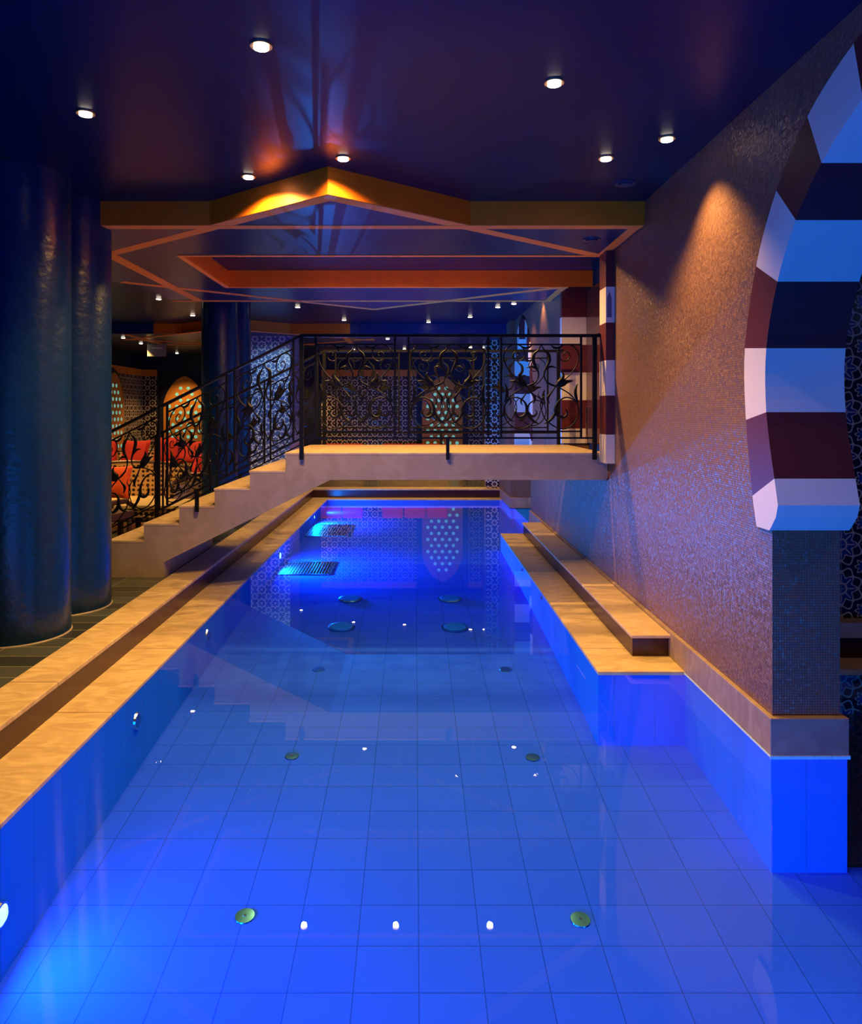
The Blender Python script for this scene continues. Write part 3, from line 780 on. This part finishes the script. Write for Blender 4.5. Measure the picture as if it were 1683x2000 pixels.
MIDL = ['small downlight beyond the soffit nearest the right wall', 'small downlight second from the right wall beyond the soffit', 'small downlight third from the right wall beyond the soffit',
        'small downlight above the far right part of the pool', 'small downlight right of the middle before the far beam', 'small downlight above the left bridge railing panel',
        'small downlight right of the slim columns', 'small bright downlight left of the slim columns', 'small downlight close to the left side of the slim columns',
        'small downlight hidden behind the soffit over the pool', 'small downlight tucked behind the soffit point']
for (x, y), lab in zip(MID, MIDL): make_downlight(True, 0.033, 30 if x > 1.3 else (150 if x < -3 else 60), lab, x=x, y=y, group='downlights beyond the first soffit')
FARL = [(-5.48, 13.95), (-5.64, 17.6), (-5.57, 15.1), (-0.52, 14.15), (-1.37, 16.6), (-2.69, 17.6), (1.2, 16.04), (1.5, 16.04), (-0.23, 16.4)]
FARLL = ['tiny far downlight at the left end under the far beam', 'tiny far downlight above the left arched screen', 'tiny far downlight beside the hanging grey sign', 'tiny downlight just under the far blue beam above the bridge rail',
         'tiny far downlight over the far star panel', 'tiny far downlight at the top of the stair rail', 'tiny far downlight left of the blue lit pillar', 'tiny far downlight touching the blue lit pillar', 'tiny far downlight above the middle of the bridge rail']
for (x, y), lab in zip(FARL, FARLL): make_downlight(True, 0.033, 140, lab, x=x, y=y, z=SOF, group='downlights under the far soffit')
for x, y, lab in ((0.75, 0.9, 'added unseen downlight right above the camera side of the pool'), (-0.8, 1.1, 'added unseen downlight left above the camera side of the pool'), (-0.9, -1.0, 'added unseen rearmost downlight on the left'), (0.9, -1.0, 'added unseen rearmost downlight on the right'), (3.6, 3.0, 'added unseen downlight of the side room behind the arch')):
    make_downlight(True, 0.033, 24, lab, x=x, y=y, deg=150, group='added downlights out of view')  # unseen, added for warm light on the pier face
for x, y, lab in ((-4.6, 9.4, 'added downlight over the settees hidden by the near columns'), (-5.0, 11.5, 'added downlight over the far settee hidden by the near columns')):
    make_downlight(True, 0.033, 230, lab, x=x, y=y, group='added downlights over the settees', deg=130)  # added behind the columns to brighten the settees
make_downlight(False, 0.05, 0, 'dark unlit ceiling fitting before the right soffit', x=(1220-810)*5.14/1450, y=5.14, group='unlit ceiling fittings')
make_downlight(False, 0.05, 0, 'dark unlit fitting under the right soffit corner', x=(1155-810)*6.04/1450, y=6.04, z=SOF, group='unlit ceiling fittings')

# ------------------------------------------------------------------ pool fittings
def floor_pt(px, py):
    T = 1450.0/(py-805); s = math.sin(math.atan(T))/1.33; tw = s/math.sqrt(1-s*s)
    r = 1.65*T+1.09*tw
    return (px-810)*r/1450, r, -depth_at(r)
def slope_at(r): return math.atan((depth_at(r)-depth_at(r+0.1))/0.1)
JETS = [(478, 1790, 0.045, 'steel floor inlet at the lower left of the pool'), (1133, 1797, 0.045, 'steel floor inlet at the lower right of the pool'),
        (570, 1477, 0.045, 'steel floor inlet in the middle distance on the left'), (1040, 1480, 0.045, 'steel floor inlet in the middle distance on the right'),
        (622, 1308, 0.05, 'dim floor inlet under the bridge reflection on the left'), (988, 1308, 0.05, 'dim floor inlet under the bridge reflection on the right')]
for px, py, r, lab in JETS:
    x, y, z = floor_pt(px, py)
    t = thing('floor_inlet', (x, y, z), lab, 'pool inlet', 'steel pool floor inlets'); t.rotation_euler = (slope_at(y), 0, 0)
    MB().lathe(0, 0, [(r, 0.001), (r*0.95, 0.005), (r*0.5, 0.006), (r*0.15, 0.006)], 32).build('cap', M['steel'], t, smooth=True)
    MB().lathe(0, 0, [(0.008, 0.005), (0.006, 0.008)], 10).build('screw', M['chrome'], t)
for px, py, lab in ((684, 1171, 'round underwater disc, farther one on the left'), (878, 1171, 'round underwater disc, farther one on the right'), (667, 1226, 'round underwater disc, nearer one on the left'), (888, 1227, 'round underwater disc, nearer one on the right')):
    x, y, z = floor_pt(px, py)
    t = thing('suction_disc', (x, y, z), lab, 'pool drain', 'round drain discs on the pool floor'); t.rotation_euler = (slope_at(y), 0, 0)
    MB().lathe(0, 0, [(0.125, 0.002), (0.125, 0.012), (0.11, 0.016)], 40).build('rim', M['steel'], t)
    MB().lathe(0, 0, [(0.105, 0.016), (0.09, 0.022)], 40).build('cover', M['pool_wall'], t)
for px, py, hw, hd, lab in ((600, 1110, 0.31, 0.32, 'slatted steel grate on the pool floor, nearer one'), (641, 1036, 0.34, 0.5, 'slatted steel grate on the pool floor, farther one')):
    x, y, z = floor_pt(px, py)
    t = thing('floor_grate', (x, y, z), lab, 'pool grate', 'slatted grates on the pool floor'); t.rotation_euler = (slope_at(y), 0, 0)
    fr = MB()
    for a in (-hw, hw): fr.box(a-0.015, a+0.015, -hd, hd, 0.001, 0.010)
    for a in (-hd, hd): fr.box(-hw, hw, a-0.015, a+0.015, 0.001, 0.010)
    fr.build('frame', M['steel'], t)
    n = 18
    sl = MB()
    for i in range(1, n): sl.box(-hw+2*hw*i/n-0.007, -hw+2*hw*i/n+0.007, -hd, hd, 0.003, 0.008)
    sl.build('slats', M['steel'], t)
    MB().box(-hw, hw, -hd, hd, 0.0005, 0.002).build('pit_shade', M['dark_void'], t)  # dark plate standing in for the shaded pit below the slats
for y, z, on, lab in ((2.95, -0.35, True, 'glowing underwater lamp at the left frame edge'), (4.4, -0.18, False, 'small unlit wall fitting in the nearer left pool wall'), (5.9, -0.125, False, 'star shaped unlit wall fitting in the left pool wall'),
                      (9.03, -0.095, True, 'bright underwater lamp beside the nearer grate'), (12.1, -0.06, True, 'bright underwater lamp beside the farther grate')):
    t = thing('pool_wall_lamp' if on else 'pool_wall_inlet', (-1.65, y, z), lab, 'pool lamp' if on else 'pool inlet', 'fittings in the left pool wall')
    r = min(0.04, -z*0.42)
    MB().lathe(0, 0, [(r*1.3, 0.0), (r*1.2, 0.012)], 20, axis='x').build('rim', M['chrome'], t)
    MB().lathe(0, 0, [(r, 0.012), (r*0.6, 0.022)], 20, axis='x').build('lens', M['pool_lens'] if on else M['steel'], t)
for y, lab in ((6.78, 'small fitting in the ledge wall, nearer one'), (7.98, 'small fitting in the ledge wall, farther one')):
    t = thing('pool_wall_inlet', (1.16, y, -0.045), lab, 'pool inlet', 'fittings in the right ledge wall')
    MB().lathe(0, 0, [(0.012, -0.012), (0.02, 0.0)], 16, axis='x').build('nozzle', M['chrome'], t)
# curved rim in the side pool
mb = MB(); mb.tube([(2.75+0.4*math.cos(a), 3.95+0.3*math.sin(a), -0.05) for a in [2*PI*i/40 for i in range(41)]], 0.012, 8)
o = mb.build('hoop_rim', M['steel']); tag(o, 'thin curved metal rim in the dark side pool behind the arch pier', 'rim')

# ------------------------------------------------------------------ hanging sign
t = thing('hanging_sign', (-5.28, 15.2, 2.79), 'small grey hanging sign in the distance left of the slim columns', 'sign')
MB().box(-0.19, 0.19, -0.02, 0.02, 0.0, 0.26).build('plate', M['grey'], t, bevel=0.004)
MB().box(-0.10, 0.11, -0.024, -0.02, 0.16, 0.185).build('lettering_strip', M['pale'], t)
mb = MB(); mb.tube([(0, 0, 0.26), (0, 0, SOF-2.79)], 0.008); mb.build('hanger', M['iron'], t)

# ------------------------------------------------------------------ lounge furniture
def make_settee(label, loc, rz, W=1.5):
    t = thing('carved_settee', loc, label, 'settee', 'carved lattice settees', rz)
    for sx in (-1, 1):
        for sy in (-0.32, 0.32):
            MB().lathe(sx*(W/2-0.05), sy, [(0.02, 0.0), (0.035, 0.08), (0.022, 0.14)], 12).build('leg', M['dark_wood'], t)
    MB().box(-W/2, W/2, -0.38, 0.38, 0.12, 0.32).build('base', M['lattice'], t, bevel=0.01)
    MB().box(-W/2+0.04, W/2-0.04, -0.37, 0.34, 0.32, 0.37).build('seat_cushion', M['tabletop'], t, bevel=0.03)
    prof = [(-W/2, 0.3), (W/2, 0.3)]+[(W/2*math.cos(a*PI/12), 0.68+0.12*math.sin(a*PI/12)) for a in range(13)]
    MB().prism(prof, 0.34, 0.40, 'y').build('back_panel', M['lattice'], t)
    mb = MB(); mb.tube([(W/2*math.cos(a*PI/12), 0.37, 0.69+0.12*math.sin(a*PI/12)) for a in range(13)], 0.028); mb.build('crest_rail', M['dark_wood'], t)
    for sx in (-1, 1):
        a = MB().box(sx*W/2-0.03, sx*W/2+0.03, -0.38, 0.36, 0.3, 0.56).build('arm', M['lattice'], t)
        mb = MB(); mb.tube([(sx*W/2, -0.42, 0.57), (sx*W/2, -0.36, 0.60), (sx*W/2, 0.0, 0.6), (sx*W/2, 0.36, 0.62)], 0.03); mb.build('arm_cap', M['dark_wood'], a)
    return t
def cushion(loc, size, mat, label, rx=1.2, rz=0, grp=None):
    bm = bmesh.new(); n = 12; s, th = size, size*0.32
    def P(i, j, k):
        u, v = 2*i/n-1, 2*j/n-1
        pin = 1-0.09*(1-abs(u)**2)*abs(v)**3
        pin2 = 1-0.09*(1-abs(v)**2)*abs(u)**3
        h = th*max(0.0, (1-u**4)*(1-v**4))**0.45*0.5
        return Vector((u*s/2*pin2, v*s/2*pin, k*h))
    for k in (1, -1):
        g = [[bm.verts.new(P(i, j, k)) for j in range(n+1)] for i in range(n+1)]
        for i in range(n):
            for j in range(n): bm.faces.new((g[i][j], g[i+1][j], g[i+1][j+1], g[i][j+1]))
    bmesh.ops.remove_doubles(bm, verts=bm.verts, dist=1e-4)
    m = MB(); m.bm.free(); m.bm = bm
    o = m.build('cushion', mat, smooth=True)
    o.location = loc; o.rotation_euler = (rx, 0, rz)
    return tag(o, label, 'cushion', grp)
make_settee('carved lattice settee nearest the columns with a big orange cushion', (-3.75, 9.55, DECK), 0.0, 1.5)
make_settee('carved lattice settee behind the railing turned sideways', (-3.15, 11.2, DECK), -1.25, 1.5)
make_settee('carved lattice settee farthest left with red cushions along it', (-4.6, 12.6, DECK), 0.12, 2.0)
make_settee('carved lattice settee below the left arched screen', (-5.2, 16.6, DECK), 0.0, 2.2)
cushion((-3.74, 9.2, 0.78), 0.44, M['cush_orange'], 'large bright orange cushion beside the dark column', 1.15, 0.1)
cushion((-3.02, 10.9, 0.84), 0.36, M['cush_orange'], 'orange cushion on the sideways settee', 1.2, -1.0)
cushion((-3.35, 11.5, 0.86), 0.36, M['cush_red'], 'red cushion at the far end of the sideways settee', 1.2, -1.1)
cushion((-5.3, 12.7, 0.98), 0.42, M['cush_red'], 'red cushion at the left end of the far settee', 1.25, 0.2)
cushion((-4.75, 12.6, 0.94), 0.5, M['cush_red'], 'dark red cushion in the middle of the far settee', 1.25, -0.1)
cushion((-4.2, 12.6, 1.0), 0.48, M['cush_red'], 'tall red cushion behind the thick railing post', 1.35, 0.05)
cushion((-3.75, 12.4, 0.98), 0.42, M['cush_red'], 'red cushion under the left arched screen', 1.2, -0.2)
cushion((-3.95, 11.4, 0.72), 0.40, M['cush_orange'], 'orange cushion leaning on the railing side of the far settee', 1.1, 0.3)
# low table
t = thing('low_table', (-3.0, 8.75, DECK), 'low table with a pale yellow stone top behind the stairs', 'table')
MB().box(-0.42, 0.42, -0.33, 0.33, 0.38, 0.42).build('tabletop', M['tabletop'], t, bevel=0.005)
MB().box(-0.38, 0.38, -0.29, 0.29, 0.28, 0.38).build('apron', M['lattice'], t)
for sx in (-0.36, 0.36):
    for sy in (-0.27, 0.27): MB().box(sx-0.025, sx+0.025, sy-0.025, sy+0.025, 0.0, 0.28).build('leg', M['dark_wood'], t)
# dark carved armchair seen from behind
t = thing('carved_armchair', (-3.55, 8.15, DECK), 'dark carved wooden armchair beside the stairs behind the column', 'armchair')
t.rotation_euler = (0, 0, PI-0.3)
MB().box(-0.33, 0.33, -0.3, 0.3, 0.3, 0.38).build('seat', M['dark_wood'], t, bevel=0.01)
for sx in (-0.29, 0.29):
    for sy in (-0.26, 0.26): MB().lathe(sx, sy, [(0.02, 0), (0.03, 0.15), (0.022, 0.3)], 10).build('leg', M['dark_wood'], t)
prof = [(-0.33, 0.36), (0.33, 0.36)]+[(0.33*math.cos(a*PI/12), 0.45+0.16*math.sin(a*PI/12)) for a in range(13)]
MB().prism(prof, 0.26, 0.30, 'y').build('back_panel', M['dark_wood'], t)
for sx in (-0.33, 0.33):
    mb = MB(); mb.tube([(sx, -0.3, 0.42), (sx, -0.15, 0.5), (sx, 0.15, 0.5), (sx, 0.28, 0.55)], 0.03); mb.build('arm', M['dark_wood'], t)

# far wall sofas reflected in the pool
for x, wd, lab in ((-1.75, 1.1, 'smaller curved red sofa at the far wall, left of the wide one'), (0.0, 1.7, 'wide curved red sofa at the far wall, mirrored in the water')):
    t = thing('curved_sofa', (x, 17.6, DECK), lab, 'sofa', 'red sofas by the far wall')
    pts = [(-wd/2, 0.4), (wd/2, 0.4)]+[(wd/2*math.cos(a*PI/12), -0.1-0.35*math.sin(a*PI/12)) for a in range(13)]
    MB().prism(pts, 0.1, 0.36, 'z').build('seat', M['tabletop'], t)
    MB().prism([(a*0.9, b*0.9) for a, b in pts], 0.0, 0.1, 'z').build('plinth', M['dark_wood'], t)
    n = 2 if wd < 1.3 else 3
    for i in range(n):
        w_ = wd*0.94/n
        MB().box(-wd*0.47+i*w_+0.01, -wd*0.47+(i+1)*w_-0.01, 0.15, 0.38, 0.36, 0.72).build('back_cushion', M['cush_red'], t, bevel=0.04)
# unseen cyan spot added overhead, aimed down at the pale pillar
lamp_spot('pillar_cyan_spot', (-2.5, 12.3, 2.9), (0.45, 0.75, 1.0), 60, 70, 0.8, 0.05, (-2.65, 13.7, 2.0))
